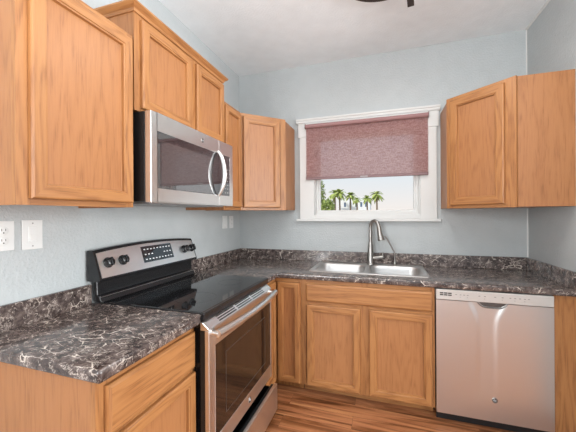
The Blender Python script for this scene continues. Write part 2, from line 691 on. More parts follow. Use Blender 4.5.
structure(MB().box(-0.13, 6.2, -6.6, 0.13, -0.1, 0.0).build('floor', FLOORM))
structure(MB().box(-0.13, 6.2, -6.6, 0.13, CH, CH + 0.1).build('ceiling', CEILP))
structure(MB().box(-WT, 0.0, -6.6, 0.13, 0, CH).build('wall_left', PAINT))
wbk = MB()
wbk.box(0, OX0, 0, WT, 0, CH)
wbk.box(OX1, 6.2, 0, WT, 0, CH)
wbk.box(OX0, OX1, 0, WT, 0, OZ0)
wbk.box(OX0, OX1, 0, WT, OZ1, CH)
structure(wbk.build('wall_back', PAINT))
structure(MB().box(RW, RW + WT, -1.05, 0, 0, CH).build('wall_right', PAINT))

# thin white caulk beads in the far corner
structure(MB().extrude_profile([(RW, 0), (RW - 0.006, 0), (RW - 0.004, -0.004), (RW, -0.006)], 'z', 2.21, CH - 0.001).build('trim_1', TRIMW))
structure(MB().extrude_profile([(RW, 0), (RW - 0.006, 0), (RW - 0.004, -0.004), (RW, -0.006)], 'z', 1.018, 1.398).build('trim_2', TRIMW))
structure(MB().extrude_profile([(RW, CH), (RW - 0.012, CH), (RW - 0.008, CH - 0.008), (RW, CH - 0.012)], 'y', -1.05, -0.010).build('trim_3', TRIMW))
# ground outdoors
structure(MB().box(-160, 160, 0.6, 260, -0.5, -0.4).build('ground', SAND))

# window
win = thing('window_1', 'white trimmed window above the sink', 'window', (1.26, 0, 1.3))
win['kind'] = 'structure'
cs = MB()
cs.box(0.655, OX0 + 0.004, -0.020, 0, 1.318, 2.10)
cs.box(OX1 - 0.004, 1.853, -0.020, 0, 1.318, 2.10)
cs.build('window_casing', TRIMW, win, 0.002)
hb = MB()
hb.box(0.640, 1.868, -0.026, 0, 2.10, 2.232)
hb.build('window_head_board', TRIMW, win, 0.002)
hc = MB()
hc.extrude_profile([(0, 2.232), (-0.030, 2.232), (-0.036, 2.240), (-0.036, 2.252), (-0.044, 2.262), (-0.044, 2.274), (0, 2.274)], 'x', 0.624, 1.880)
hc.build('window_head_cap', TRIMW, win)
st = MB()
st.box(0.624, 1.880, -0.045, 0.0, 1.296, 1.318)
st.build('window_stool', TRIMW, win, 0.003)
jb = MB()
jb.box(OX0, OX0 + 0.012, 0, WT, OZ0, OZ1)
jb.box(OX1 - 0.012, OX1, 0, WT, OZ0, OZ1)
jb.box(OX0 + 0.012, OX1 - 0.012, 0, WT, OZ0, OZ0 + 0.012)
jb.box(OX0 + 0.012, OX1 - 0.012, 0, WT, OZ1 - 0.012, OZ1)
jb.build('window_jamb', TRIMW, win)
ap = MB()
ap.box(OX0, OX1, -0.014, 0, 1.318, OZ0 + 0.004)
ap.build('window_sill_board', TRIMW, win, 0.002)
sx0, sx1, sz0, sz1 = OX0 + 0.012, OX1 - 0.012, OZ0 + 0.012, OZ1 - 0.012
ff = MB().frame(sx1 - sx0, sz1 - sz0, [(0, 0), (0, 0.03), (0.022, 0.03), (0.024, 0.022), (0.038, 0.018), (0.038, -0.02)], Matrix.Translation((sx0, 0.07, sz0)))
ff.build('window_sash', TRIMW, win)
gl = MB().box(sx0 + 0.034, sx1 - 0.034, 0.066, 0.070, sz0 + 0.034, sz1 - 0.034)
gl.build('window_glass', GLASS, win)

# ================================================================== UPPER CABINETS
UB, UT = 1.400, 2.190


def upper_body(t, y0, y1, z0, z1, d=0.305):
    b = MB()
    b.box(0.001, d, y0, y0 + 0.016, z0, z1)
    b.box(0.001, d, y1 - 0.016, y1, z0, z1)
    b.box(0.001, d, y0 + 0.016, y1 - 0.016, z0 + 0.012, z0 + 0.028, 'y')
    b.box(0.001, d, y0 + 0.016, y1 - 0.016, z1 - 0.016, z1, 'y')
    b.box(0.001, 0.010, y0 + 0.016, y1 - 0.016, z0 + 0.028, z1 - 0.016)
    return b.build('carcass', OAKP, t)


# single-door cabinet near the camera
t = thing('wall_cabinet', 'large single-door oak wall cabinet above the light switch', 'cabinet', (0, -1.93, UB))
y0, y1 = -2.158, -1.700
upper_body(t, y0, y1, UB, UT)
M = face_left(y0, 0.305, UB)
w = y1 - y0
face_frame(t, w, UT - UB, M, [(0, 0.04), (w - 0.04, w)], [(0.04, w - 0.04, 0, 0.04), (0.04, w - 0.04, UT - UB - 0.04, UT - UB)])
oak_door(t, w - 0.048, UT - UB - 0.046, face_left(y0 + 0.034, 0.3245, UB + 0.021))

# over-the-range cabinet with crown
t = thing('wall_cabinet', 'short two-door oak cabinet with crown moulding above the microwave', 'cabinet', (0, -1.3, 1.855))
y0, y1, z0, z1 = -1.690, -0.893, 1.856, 2.318
upper_body(t, y0, y1, z0, z1)
M = face_left(y0, 0.305, z0)
w, h = y1 - y0, z1 - z0
face_frame(t, w, h, M, [(0, 0.045), (0.402, 0.482), (w - 0.03, w)], [(0.045, w - 0.03, 0, 0.03), (0.045, w - 0.03, h - 0.03, h)])
oak_door(t, 0.383, h - 0.042, face_left(y0 + 0.034, 0.3245, z0 + 0.016))
oak_door(t, 0.322, h - 0.042, face_left(y0 + 0.466, 0.3245, z0 + 0.016))
cr = MB()
pr = [(0.0, 0.0), (0.006, 0.0), (0.010, 0.012), (0.022, 0.022), (0.030, 0.030), (0.030, 0.038), (0.0, 0.038)]
zc = z1 - 0.006
xf = 0.3245
n = len(pr)
o_ = 0.0
for i in range(n):       # mitred: front run and the return along the near side
    (a, b), (c, d) = pr[i], pr[(i + 1) % n]
    cr.face([(xf + a, y0 - a, zc + b), (xf + a, y1 + a, zc + b), (xf + c, y1 + c, zc + d), (xf + c, y0 - c, zc + d)],
            [(o_, y0), (o_, y1), (o_ + 0.012, y1), (o_ + 0.012, y0)])
    cr.face([(0.002, y0 - a, zc + b), (xf + a, y0 - a, zc + b), (xf + c, y0 - c, zc + d), (0.002, y0 - c, zc + d)],
            [(o_, 0), (o_, xf), (o_ + 0.012, xf), (o_ + 0.012, 0)])
    cr.face([(xf + a, y1 + a, zc + b), (0.002, y1 + a, zc + b), (0.002, y1 + c, zc + d), (xf + c, y1 + c, zc + d)],
            [(o_, 0), (o_, xf), (o_ + 0.012, xf), (o_ + 0.012, 0)])
    o_ += 0.012
cr.build('crown_moulding', OAK, t)

# narrow cabinet between microwave and corner
t = thing('wall_cabinet', 'narrow oak wall cabinet between the microwave and the corner cabinet', 'cabinet', (0, -0.75, UB))
y0, y1 = -0.889, -0.6125
upper_body(t, y0, y1, UB, UT)
w = y1 - y0
M = face_left(y0, 0.305, UB)
face_frame(t, w, UT - UB, M, [(0, 0.035), (w - 0.035, w)], [(0.035, w - 0.035, 0, 0.035), (0.035, w - 0.035, UT - UB - 0.035, UT - UB)])
oak_door(t, w - 0.034, UT - UB - 0.046, face_left(y0 + 0.016, 0.3245, UB + 0.021), fw=0.05)

# diagonal corner cabinets


def diag_cabinet(label, poly, A, B, cx, stl, str_, d0, d1, UT=UT):
    """A->B is the diagonal front, local x from A to B"""
    t = thing('corner_wall_cabinet', label, 'cabinet', (cx, -0.25, UB))
    h = UT - UB
    MB().prism(poly, UB + 0.003, UT - 0.001).build('carcass', OAKP, t)
    ang = math.atan2(B[1] - A[1], B[0] - A[0])
    L = math.hypot(B[1] - A[1], B[0] - A[0])
    M = Matrix.Translation((A[0], A[1], UB)) @ Matrix.Rotation(ang, 4, 'Z')
    face_frame(t, L, h, M, [(0, stl), (L - str_, L)], [(stl, L - str_, 0, 0.045), (stl, L - str_, h - 0.045, h)])
    Md = M @ Matrix.Translation((d0, -0.0195, 0.022))
    oak_door(t, d1 - d0, h - 0.046, Md, fw=0.06)
    return t


g = 0.0135    # half the frame thickness, set back from the nominal front
diag_cabinet('diagonal oak corner cabinet beside the window, over the wall outlets', [(0.001, -0.001), (0.001, -0.6115), (0.300, -0.6115), (0.598, -0.313), (0.598, -0.001)],
             (0.300, -0.6110), (0.598, -0.313), 0.3, 0.05, 0.05, 0.033, 0.362)
diag_cabinet('diagonal oak corner cabinet above the dishwasher, plain side panel showing', [(RW - 0.001, -0.001), (1.884, -0.001), (1.884, -0.313), (2.212, -0.612), (RW - 0.001, -0.612)],
             (1.884, -0.313), (2.212, -0.612), 2.3, 0.05, 0.065, 0.034, 0.384, 2.207)

# ================================================================== BASE CABINETS
CT0, CT1 = 0.874, 0.916


def base_carcass(t, x0, x1, y0, y1, z0, z1, front, top=True):
    """hollow box of panels; front = '+x' or '-y'"""
    b = MB()
    p = 0.016
    if front == '+x':
        b.box(x0, x1, y0, y0 + p, z0, z1)
        b.box(x0, x1, y1 - p, y1, z0, z1)
        b.box(x0, x0 + 0.008, y0 + p, y1 - p, z0, z1)
        b.box(x0 + 0.008, x1, y0 + p, y1 - p, z0 + 0.08, z0 + 0.096, 'y')
        if top: b.box(x0 + 0.008, x1, y0 + p, y1 - p, z1 - p, z1, 'y')
    else:
        b.box(x0, x0 + p, y0, y1, z0, z1)
        b.box(x1 - p, x1, y0, y1, z0, z1)
        b.box(x0 + p, x1 - p, y1 - 0.008, y1, z0, z1)
        b.box(x0 + p, x1 - p, y0, y1 - 0.008, z0, z0 + 0.016, 'x')
        if top: b.box(x0 + p, x1 - p, y0, y1 - 0.008, z1 - p, z1, 'x')
    return b.build('carcass', OAKP, t)


# near base cabinet, end panel to the camera
t = thing('base_cabinet', 'oak base cabinet with one drawer, end panel facing the room, beside the range', 'cabinet', (0.3, -1.88, 0))
y0, y1, xb = -2.117, -1.632, 0.581
base_carcass(t, 0.002, xb, y0, y1, 0.0, CT0, '+x')
M = face_left(y0, xb, 0.0)
w, h = y1 - y0, CT0
face_frame(t, w, h, M, [(0, 0.042), (w - 0.042, w)], [(0.042, w - 0.042, h - 0.048, h), (0.042, w - 0.042, 0.640, 0.70), (0.042, w - 0.042, 0.0, 0.10)])
oak_slab_front(t, w - 0.042, 0.160, face_left(y0 + 0.028, xb + 0.0195, 0.682))
oak_door(t, w - 0.042, 0.580, face_left(y0 + 0.028, xb + 0.0195, 0.082))

# corner base cabinet with an L of two narrow doors
BF = -0.592       # face-frame front of the back run is BF-0.019
t = thing('corner_base_cabinet', 'oak corner base cabinet with narrow doors between the range and the sink cabinet', 'cabinet', (0.3, -0.3, 0))
FX = 0.592
poly = [(0.002, -0.002), (0.002, -0.858), (FX, -0.858), (FX, BF), (0.824, BF), (0.824, -0.002)]
MB().prism(poly, 0.075, CT0).build('carcass', OAKP, t)
MB().prism([(0.02, -0.02), (0.02, -0.85), (0.53, -0.85), (0.53, -0.532), (0.822, -0.532), (0.822, -0.02)], 0.0, 0.075).build('toe_kick', OAK, t)
h = CT0 - 0.075
w = 0.824 - FX - 0.019
face_frame(t, w, h, face_back(FX + 0.019, BF, 0.075), [(0, 0.02), (w - 0.022, w)], [(0.02, w - 0.022, 0, 0.03), (0.02, w - 0.022, h - 0.035, h)])
wl_ = 0.858 + BF
face_frame(t, wl_, h, face_left(-0.858, FX, 0.075), [(0, 0.03), (wl_ - 0.0, wl_ + 0.018)], [(0.03, wl_, 0, 0.03), (0.03, wl_, h - 0.035, h)])
oak_door(t, 0.176, 0.762, face_back(FX + 0.046, BF - 0.0195, 0.082), fw=0.048)
oak_door(t, wl_ - 0.055, 0.762, face_left(-0.848, FX + 0.0195, 0.082), fw=0.045)

# sink base
t = thing('sink_base_cabinet', 'oak cabinet under the sink with two doors and a false drawer front', 'cabinet', (1.28, -0.3, 0))
x0, x1 = 0.826, 1.742
base_carcass(t, x0, x1, BF, -0.002, 0.075, CT0, '-y', top=False)
w = x1 - x0
face_frame(t, w, h, face_back(x0, BF, 0.075), [(0, 0.035), (w / 2 - 0.045, w / 2 + 0.045), (w - 0.03, w)],
           [(0.035, w - 0.03, 0, 0.035), (0.035, w - 0.03, h - 0.04, h), (0.035, w - 0.03, 0.605, 0.665)])
MB().box(x0 + 0.002, x1 - 0.002, BF + 0.060, BF + 0.075, 0.0, 0.075, 'x').build('toe_kick', OAK, t)
oak_slab_front(t, 1.728 - 0.864, 0.132, face_back(0.864, BF - 0.0195, 0.713), 'false_drawer_front')
oak_door(t, 0.392, 0.606, face_back(0.868, BF - 0.0195, 0.082), fw=0.058)
oak_door(t, 0.404, 0.606, face_back(1.322, BF - 0.0195, 0.082), fw=0.058)

# oak filler at the end of the run
t = thing('filler_panel', 'oak end panel between the dishwasher and the side wall', 'cabinet panel', (2.44, -0.3, 0))
b = MB()
b.box(2.386, RW - 0.001, BF - 0.018, BF, 0.0, CT0)
b.box(2.386, 2.402, BF, -0.002, 0, CT0)
b.build('panel', OAK, t)

# ================================================================== COUNTERTOPS
t = thing('countertop', 'dark marble-patterned countertop beside the range, above the drawer cabinet', 'countertop', (0.3, -1.88, CT0))


def bevL(m):
    return (m.x > 0.63 and True) or m.y < -2.13


slab('worktop', STONE, [0.001, 0.642], [-2.139, -1.634], lambda x, y: True, CT0, CT1, t, bevL, 0.011)
MB().box(0.001, 0.020, -2.139, -1.662, CT1, 1.016).build('backsplash', STONE, t, 0.003)

t = thing('countertop', 'dark marble-patterned L-shaped countertop holding the sink, running over the dishwasher', 'countertop', (1.2, -0.3, CT0))
HX0, HX1, HY0, HY1 = 0.878, 1.714, -0.500, -0.052
FY = -0.638
xs = [0.001, 0.642, HX0, HX1, RW - 0.001]
ys = [-0.862, FY, HY0, HY1, -0.001]


def insL(x, y):
    if y < FY: return x < 0.642
    if HX0 < x < HX1 and HY0 < y < HY1: return False
    return True


def bevL2(m):
    return (abs(m.y - FY) < 1e-4 and m.x > 0.642) or (abs(m.x - 0.642) < 1e-4 and m.y < FY + 1e-4)


slab('worktop', STONE, xs, ys, insL, CT0, CT1, t, bevL2, 0.011)
MB().box(0.021, RW - 0.021, -0.020, -0.001, CT1, 1.016).build('backsplash', STONE, t, 0.003)
MB().box(0.001, 0.020, -0.850, -0.001, CT1, 1.016).build('backsplash', STONE, t, 0.003)
MB().box(RW - 0.020, RW - 0.001, FY + 0.004, -0.001, CT1, 1.016).build('backsplash', STONE, t, 0.003)

# ================================================================== RANGE
RY0, RY1 = -1.629, -0.866
t = thing('range', 'freestanding stainless range with black glass cooktop and its bottom drawer ajar', 'stove', (0.33, -1.25, 0))
b = MB()
b.box(0.03, 0.641, RY0, RY1, 0.235, 0.895)
b.box(0.03, 0.610, RY0, RY0 + 0.02, 0.03, 0.235)
b.box(0.03, 0.610, RY1 - 0.02, RY1, 0.03, 0.235)
b.box(0.03, 0.05, RY0 + 0.02, RY1 - 0.02, 0.03, 0.235)
for yy in (RY0 + 0.04, RY1 - 0.04):
    for xx in (0.07, 0.56):
        b.tube([(xx, yy, 0.0), (xx, yy, 0.06)], 0.018)
b.build('body', BLACK, t)
ct = MB()
ct.box(0.055, 0.6435, RY0, RY1, 0.896, 0.924)
cto = ct.build('cooktop', GLASSB, t, 0.004)
MB().box(0.644, 0.664, RY0 - 0.018, RY1 - 0.012, 0.890, 0.926).build('cooktop_front_trim', BLACK, cto, 0.004)
ring_m = simple('burner_print', (0.045, 0.045, 0.047), 0.12)
for (bx, by, br_) in ((0.20, -1.43, 0.075), (0.20, -1.06, 0.095), (0.47, -1.43, 0.105), (0.47, -1.06, 0.075)):
    rg = MB()
    for k in range(48):
        a0, a1 = 2 * PI * k / 48, 2 * PI * (k + 1) / 48
        rg.face([(bx + q * math.cos(a), by + q * math.sin(a), 0.9243) for q, a in ((br_, a0), (br_ + 0.003, a0), (br_ + 0.003, a1), (br_, a1))])
    rg.build('burner_ring', ring_m, cto)
# backguard: riser + tilted control housing with an arched top
bg = MB()
bg.extrude_profile([(0.024, 0.926), (0.075, 0.926), (0.058, 0.955), (0.045, 0.962), (0.040, 1.060), (0.024, 1.060)], 'y', -1.655, -0.880)
bgo = bg.build('backguard', BLACK, t, 0.003)
MB().tube([(0.063, -1.651, 0.950), (0.063, -0.880, 0.950)], 0.004).build('riser_highlight_bar', simple('riser_highlight_metal', (0.45, 0.45, 0.45), 0.2, 1.0), bgo)  # bright bar put in to imitate the highlight line on the riser
HY_0, HY_1 = -1.682, -0.892
hs = MB()
NS = 24


def arch(s):
    return 1.188 + 0.018 * (1 - (2 * s - 1) ** 2)


sec = []
for i in range(NS + 1):
    s = i / NS
    y = HY_0 + (HY_1 - HY_0) * s
    zt = arch(s)
    sec.append([(0.012, y, 1.035), (0.094, y, 1.035), (0.098, y, 1.045), (0.098 - 0.042 * (zt - 0.006 - 1.045) / 0.125, y, zt - 0.006), (0.098 - 0.042 * (zt - 1.045) / 0.125 - 0.006, y, zt), (0.012, y, zt)])
for A, B in zip(sec, sec[1:]):
    for k in range(6):
        hs.face([A[k], B[k], B[(k + 1) % 6], A[(k + 1) % 6]])
hs.face(list(reversed(sec[0])))
hs.face(sec[-1])
hso = hs.build('control_housing', BLACK, t)


def cp(y, z, out=0.0):
    """point on the tilted fascia at height z"""
    k = (z - 1.045) / (1.17 - 1.045)
    x = 0.098 - 0.042 * k
    nn = Vector((0.125, 0, 0.042)).normalized()
    return Vector((x, y, z)) + nn * out


fp = MB()
for i in range(NS):
    s0, s1 = i / NS, (i + 1) / NS
    q0, q1 = HY_0 + 0.012 + (HY_1 - HY_0 - 0.024) * s0, HY_0 + 0.012 + (HY_1 - HY_0 - 0.024) * s1
    za, zb = arch(s0) - 0.014, arch(s1) - 0.014
    lo = [cp(q0, 1.052, 0.0), cp(q1, 1.052, 0.0), cp(q1, zb, 0.0), cp(q0, za, 0.0)]
    up = [cp(q0, 1.052, 0.003), cp(q1, 1.052, 0.003), cp(q1, zb, 0.003), cp(q0, za, 0.003)]
    fp.face(up)
    fp.face([lo[0], lo[1], up[1], up[0]])
    fp.face([lo[2], lo[3], up[3], up[2]])
    if i == 0: fp.face([lo[3], lo[0], up[0], up[3]])
    if i == NS - 1: fp.face([lo[1], lo[2], up[2], up[1]])
fpo = fp.build('control_fascia', STEEL_Y, hso)
tilt = Matrix.Rotation(math.atan2(0.125, 0.042), 4, 'Y')   # local z -> fascia normal
for ky in (-1.618, -1.528, -1.010, -0.930):
    p = cp(ky, 1.121, 0.003)
    Mk = Matrix.Translation(p) @ Matrix.Rotation(PI / 2 - math.atan2(0.042, 0.125), 4, 'Y')
    k = MB()
    k.lathe([(0.027, 0.0), (0.027, 0.006), (0.023, 0.009), (0.021, 0.026), (0.017, 0.029)], 28, Mk)
    k.box(-0.021, 0.021, -0.005, 0.005, 0.028, 0.036, 'z', Mk)
    k.build('knob', BLACK, hso, 0.0012)
dsp = MB()
ds = [cp(-1.388, 1.083, 0.0038), cp(-1.130, 1.083, 0.0038), cp(-1.130, 1.176, 0.0038), cp(-1.388, 1.176, 0.0038)]
dn = [cp(-1.388, 1.083, 0.002), cp(-1.130, 1.083, 0.002), cp(-1.130, 1.176, 0.002), cp(-1.388, 1.176, 0.002)]
dsp.face(ds)
for i in range(4):
    dsp.face([dn[i], dn[(i + 1) % 4], ds[(i + 1) % 4], ds[i]])
dso = dsp.build('display', GLASSB, hso)
db = MB()
rnd = random.Random(3)
for r_ in range(3):
    for c_ in range(9):
        if r_ == 1 and 3 <= c_ <= 5: continue
        yy, zz = -1.370 + c_ * 0.0265, 1.097 + r_ * 0.029
        pp = [cp(yy, zz, 0.0042), cp(yy + 0.012, zz, 0.0042), cp(yy + 0.012, zz + 0.006, 0.0042), cp(yy, zz + 0.006, 0.0042)]
        db.face(pp)
db.build('display_markings', WHITEP, dso)
# oven door
DX0, DX1 = 0.6445, 0.688
DZ0, DZ1 = 0.262, 0.850
OY0, OY1 = RY0 - 0.020, RY1 - 0.020
d = MB()
WY0, WY1, WZ0, WZ1 = OY0 + 0.048, OY1 - 0.020, 0.345, 0.768
d.box(DX0 + 0.022, DX1, OY0, WY0, DZ0, DZ1, 'z')
d.box(DX0, DX1, WY1, OY1, DZ0, DZ1, 'z')
d.box(DX0, DX1, WY0, WY1, DZ0, WZ0, 'y')
d.box(DX0, DX1, WY0, WY1, WZ1, DZ1, 'y')
door = d.build('oven_door', STEEL_Y, t, 0.003)
MB().box(DX0, DX0 + 0.0215, OY0 + 0.001, WY0, DZ0 + 0.001, DZ1 - 0.001).build('door_liner', BLACKM, door)
MB().box(DX0 + 0.002, DX1 - 0.002, WY0, WY1, WZ0, WZ1).build('oven_window', OVENG, door)
iw = MB()
prf = [(0, 0), (0.0, 0.0006), (0.0035, 0.0006), (0.0035, 0)]
iw.frame(0.50, 0.30, prf, face_left(-1.50, DX1 - 0.002, 0.40))
iw.build('window_border_print', simple('window_border', (0.055, 0.042, 0.036), 0.3), door)
tp = MB().extrude_profile([(DX0, DZ1), (DX1, DZ1), (DX1, DZ1 + 0.008), (DX0 + 0.010, DZ1 + 0.036), (DX0, DZ1 + 0.036)], 'y', OY0, OY1)
tpo = tp.build('door_top_trim', STEEL_Y, door, 0.002)
for r_ in range(3):
    vs_ = MB()
    fx = DX0 + 0.014 + r_ * 0.010
    fz = DZ1 + 0.036 - (fx - DX0 - 0.010) * 28 / 36
    for k in range(3):
        ya = OY0 + 0.10 + k * 0.19
        vs_.extrude_profile([(fx, fz - 0.001), (fx + 0.005, fz - 0.0049), (fx + 0.0056, fz - 0.0041), (fx + 0.0006, fz - 0.0002)], 'y', ya, ya + 0.17)
    vs_.build('vent_slots', SLOT, tpo)
hd = MB()
path = []
for i in range(17):
    s = i / 16
    path.append((DX1 + 0.034 + 0.026 * math.sin(PI * s), OY0 + 0.016 + (OY1 - OY0 - 0.030) * s, 0.838))
hd.tube(path, 0.0175, 16)
hh = hd.build('handle', STEEL_Y, door)
for yy in (OY0 + 0.022, OY1 - 0.022):
    MB().tube([(DX1 - 0.002, yy, 0.838), (DX1 + 0.038, yy, 0.838)], 0.013, 14).build('handle_bracket', STEEL_Y, door)
MBg = Matrix.Translation((DX1, -1.236, 0.303)) @ Matrix.Rotation(PI / 2, 4, 'Y')


def badge(parent, Mb, r, txt_rot=None):
    bo = MB().lathe([(r, -0.0005), (r, 0.0015), (r * 0.9, 0.0025), (r * 0.8, 0.0018), (0.0001, 0.0018)], 28, Mb).build('logo_badge', NICKEL, parent)
    MB().lathe([(r * 0.78, 0.0017), (r * 0.74, 0.0022), (0.0001, 0.0022)], 24, Mb).build('badge_face', BADGEF, parent)
    return bo


bo = badge(door, MBg, 0.016)
lettering('badge_lettering', 'GE', 0.013, Matrix.Translation((DX1 + 0.0024, -1.236, 0.303)) @ Matrix.Rotation(PI / 2, 4, 'Z') @ Matrix.Rotation(PI / 2, 4, 'X'), WHITEP, door)
# storage drawer, pulled out a little
dr = MB()
dr.box(0.706, 0.728, OY0, OY1, 0.040, 0.215)
dro = dr.build('storage_drawer', STEEL_Y, t, 0.003)
di = MB()
di.box(0.20, 0.706, RY0 + 0.028, RY0 + 0.036, 0.050, 0.190)
di.box(0.20, 0.706, RY1 - 0.036, RY1 - 0.028, 0.050, 0.190)
di.box(0.20, 0.208, RY0 + 0.036, RY1 - 0.036, 0.050, 0.190)
di.box(0.20, 0.706, RY0 + 0.036, RY1 - 0.036, 0.045, 0.053)
di.box(0.690, 0.7055, RY0 + 0.036, RY1 - 0.036, 0.053, 0.213)
di.build('drawer_tray', BLACKM, dro)

# ================================================================== MICROWAVE
t = thing('microwave', 'stainless over-the-range microwave under the short crowned cabinet', 'microwave', (0.2, -1.3, 1.425))
MY0, MY1, MZ0, MZ1 = -1.680, -0.906, 1.424, 1.848
b = MB()
b.box(0.003, 0.372, MY0, MY1, MZ0 + 0.004, MZ1)
body = b.build('body', BLACKM, t, 0.002)
vb = MB()
for k in range(10):
    ya = MY0 + 0.06 + k * 0.070
    vb.box(0.05, 0.15, ya, ya + 0.055, MZ0 + 0.0005, MZ0 + 0.0045)
vb.build('bottom_grille', SLOT, body)
MF = 0.408
YS = -1.085        # split between door and control column
d = MB()
gy0, gy1, gz0, gz1 = -1.640, YS - 0.002, 1.492, 1.762
d.box(0.374, MF, MY0, gy0, MZ0, MZ1)
d.box(0.374, MF, gy0, gy1, MZ0, gz0)
d.box(0.374, MF, gy0, gy1, gz1, MZ1)
mdo = d.build('door', STEEL_Y, t, 0.002)
MB().box(0.376, MF - 0.0012, gy0, gy1, gz0, gz1).build('door_window', MWG, mdo)
MB().box(MF - 0.0013, MF - 0.0008, gy0 + 0.030, gy1 - 0.075, gz0 + 0.004, gz1 - 0.040).build('window_screen', MWS, mdo)
cpn = MB()
cpn.box(0.374, MF, YS, MY1, MZ0, gz0)
cpn.box(0.374, MF, YS, MY1, gz1, MZ1)
cpn.box(0.374, MF, -0.946, MY1, gz0, gz1)
cpo = cpn.build('control_column', STEEL_Y, t, 0.002)
MB().box(0.376, MF - 0.0012, YS, -0.946, gz0, gz1).build('control_glass', MWG, cpo)
kp = MB()
for r_ in range(7):
    for c_ in range(3):
        ya, za = YS + 0.075 + c_ * 0.028, 1.510 + r_ * 0.026
        kp.box(MF - 0.0013, MF - 0.0009, ya, ya + 0.012, za, za + 0.006)
kp.build('keypad_print', MARK, cpo)
# bowed handle
hd = MB()
path = []
for i in range(15):
    s = i / 14
    path.append((MF + 0.006 + 0.046 * math.sin(PI * s) ** 0.7, YS - 0.020, 1.487 + 0.285 * s))
hd.tube(path, [0.0095 + 0.004 * math.sin(PI * i / 14) for i in range(15)], 14)
hd.build('handle', STEEL_Y, mdo)
MBg = Matrix.Translation((MF, -1.272, 1.803)) @ Matrix.Rotation(PI / 2, 4, 'Y')
badge(mdo, MBg, 0.013)
lettering('badge_lettering', 'GE', 0.011, Matrix.Translation((MF + 0.0024, -1.272, 1.803)) @ Matrix.Rotation(PI / 2, 4, 'Z') @ Matrix.Rotation(PI / 2, 4, 'X'), WHITEP, mdo)
us = MB()
us.box(0.06, 0.36, MY0 + 0.05, MY1 - 0.05, MZ0 - 0.006, MZ0 + 0.0035)
us.build('underside_plate', simple('grey_underside', (0.25, 0.25, 0.25), 0.4), t, 0.002)

# ================================================================== DISHWASHER
t = thing('dishwasher', 'stainless built-in dishwasher with a pale control strip', 'dishwasher', (2.06, -0.35, 0))
X0, X1 = 1.748, 2.380
DF = -0.632
b = MB()
b.box(X0 + 0.004, X1 - 0.004, DF + 0.064, -0.03, 0.08, 0.868)
b.build('tub', BLACKM, t)
MB().box(X0 + 0.004, X1 - 0.004, -0.590, -0.572, 0.0, 0.075).build('toe_panel', BLACKM, t)
# door skin: a grid pressed in below the handle pocket
nx, nz = 64, 56
Z0, Z1 = 0.062, 0.800
XC = 2.036
XP = 2.066


def depth(x, z):
    k = (Z1 - z)
    hw = 0.043 + 0.050 * math.exp(-(k / 0.075) ** 1.5) + 0.008 * min(1, max(0, (k - 0.1)) / 0.5)
    e = abs(x - XC)
    s = max(0.0, min(1.0, (hw - e) / 0.030 + 0.5))
    s = s * s * (3 - 2 * s)
    fade = max(0.0, 1 - (k / 0.62) ** 2)
    return 0.0070 * s * fade


d = MB()
G = [[Vector((X0 + (X1 - X0) * i / nx, DF + depth(X0 + (X1 - X0) * i / nx, Z0 + (Z1 - Z0) * j / nz), Z0 + (Z1 - Z0) * j / nz)) for i in range(nx + 1)] for j in range(nz + 1)]
for j in range(nz):
    for i in range(nx):
        d.face([G[j][i], G[j][i + 1], G[j + 1][i + 1], G[j + 1][i]], None, True)
yb = DF + 0.043
for j in range(nz):
    d.face([G[j + 1][0], (X0, yb, G[j + 1][0].z), (X0, yb, G[j][0].z), G[j][0]])
    d.face([G[j][nx], (X1, yb, G[j][nx].z), (X1, yb, G[j + 1][nx].z), G[j + 1][nx]])
for i in range(nx):
    d.face([G[0][i + 1], G[0][i], (G[0][i].x, yb, Z0), (G[0][i + 1].x, yb, Z0)])
    d.face([G[nz][i], G[nz][i + 1], (G[nz][i + 1].x, yb, Z1), (G[nz][i].x, yb, Z1)])
door = d.build('door', STEEL_X, t, angle=60)
# control strip with a dark scoop under it
c = MB()
c.box(X0, X1, DF - 0.002, DF + 0.043, 0.803, 0.869)
co = c.build('control_strip', STRIPM, t, 0.003)
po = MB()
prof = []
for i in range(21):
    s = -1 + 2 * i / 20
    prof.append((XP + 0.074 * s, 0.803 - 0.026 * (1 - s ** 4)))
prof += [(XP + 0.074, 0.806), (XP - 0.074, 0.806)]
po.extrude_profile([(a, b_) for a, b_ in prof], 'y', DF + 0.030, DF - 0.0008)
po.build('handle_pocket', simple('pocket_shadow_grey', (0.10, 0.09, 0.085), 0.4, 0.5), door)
lip = MB().tube([(XP + 0.080 * (-1 + 2 * i / 24), DF - 0.001, 0.800 - 0.030 * (1 - abs(-1 + 2 * i / 24) ** 4)) for i in range(25)], 0.004, 8)
lip.build('handle_lip', NICKEL, door)
vn = MB()
for r_ in range(2):
    for k in range(3):
        xa = X0 + 0.022 + k * 0.024
        vn.box(xa, xa + 0.021, DF - 0.0026, DF - 0.0018, 0.842 - r_ * 0.012, 0.850 - r_ * 0.012)
vn.build('vent', SLOT, co)
mk_ = MB()
for k, xa in enumerate((1.86, 1.885, 1.905, 1.925, 1.99, 2.02, 2.075, 2.115, 2.155, 2.18, 2.205, 2.23, 2.25)):
    mk_.box(xa, xa + 0.010, DF - 0.0024, DF - 0.0018, 0.838, 0.843)
    if k % 2: mk_.box(xa, xa + 0.006, DF - 0.0024, DF - 0.0018, 0.824, 0.827)
mk_.build('control_markings', MARK, co)
MBg = Matrix.Translation((2.076, DF + 0.0005, 0.196)) @ Matrix.Rotation(PI / 2, 4, 'X')
badge(door, MBg, 0.017)
lettering('badge_lettering', 'GE', 0.014, Matrix.Translation((2.076, DF - 0.0019, 0.196)) @ Matrix.Rotation(PI / 2, 4, 'X'), WHITEP, door)

# ================================================================== SINK
t = thing('sink', 'stainless double-bowl drop-in sink below the window', 'sink', (1.29, -0.28, CT1))


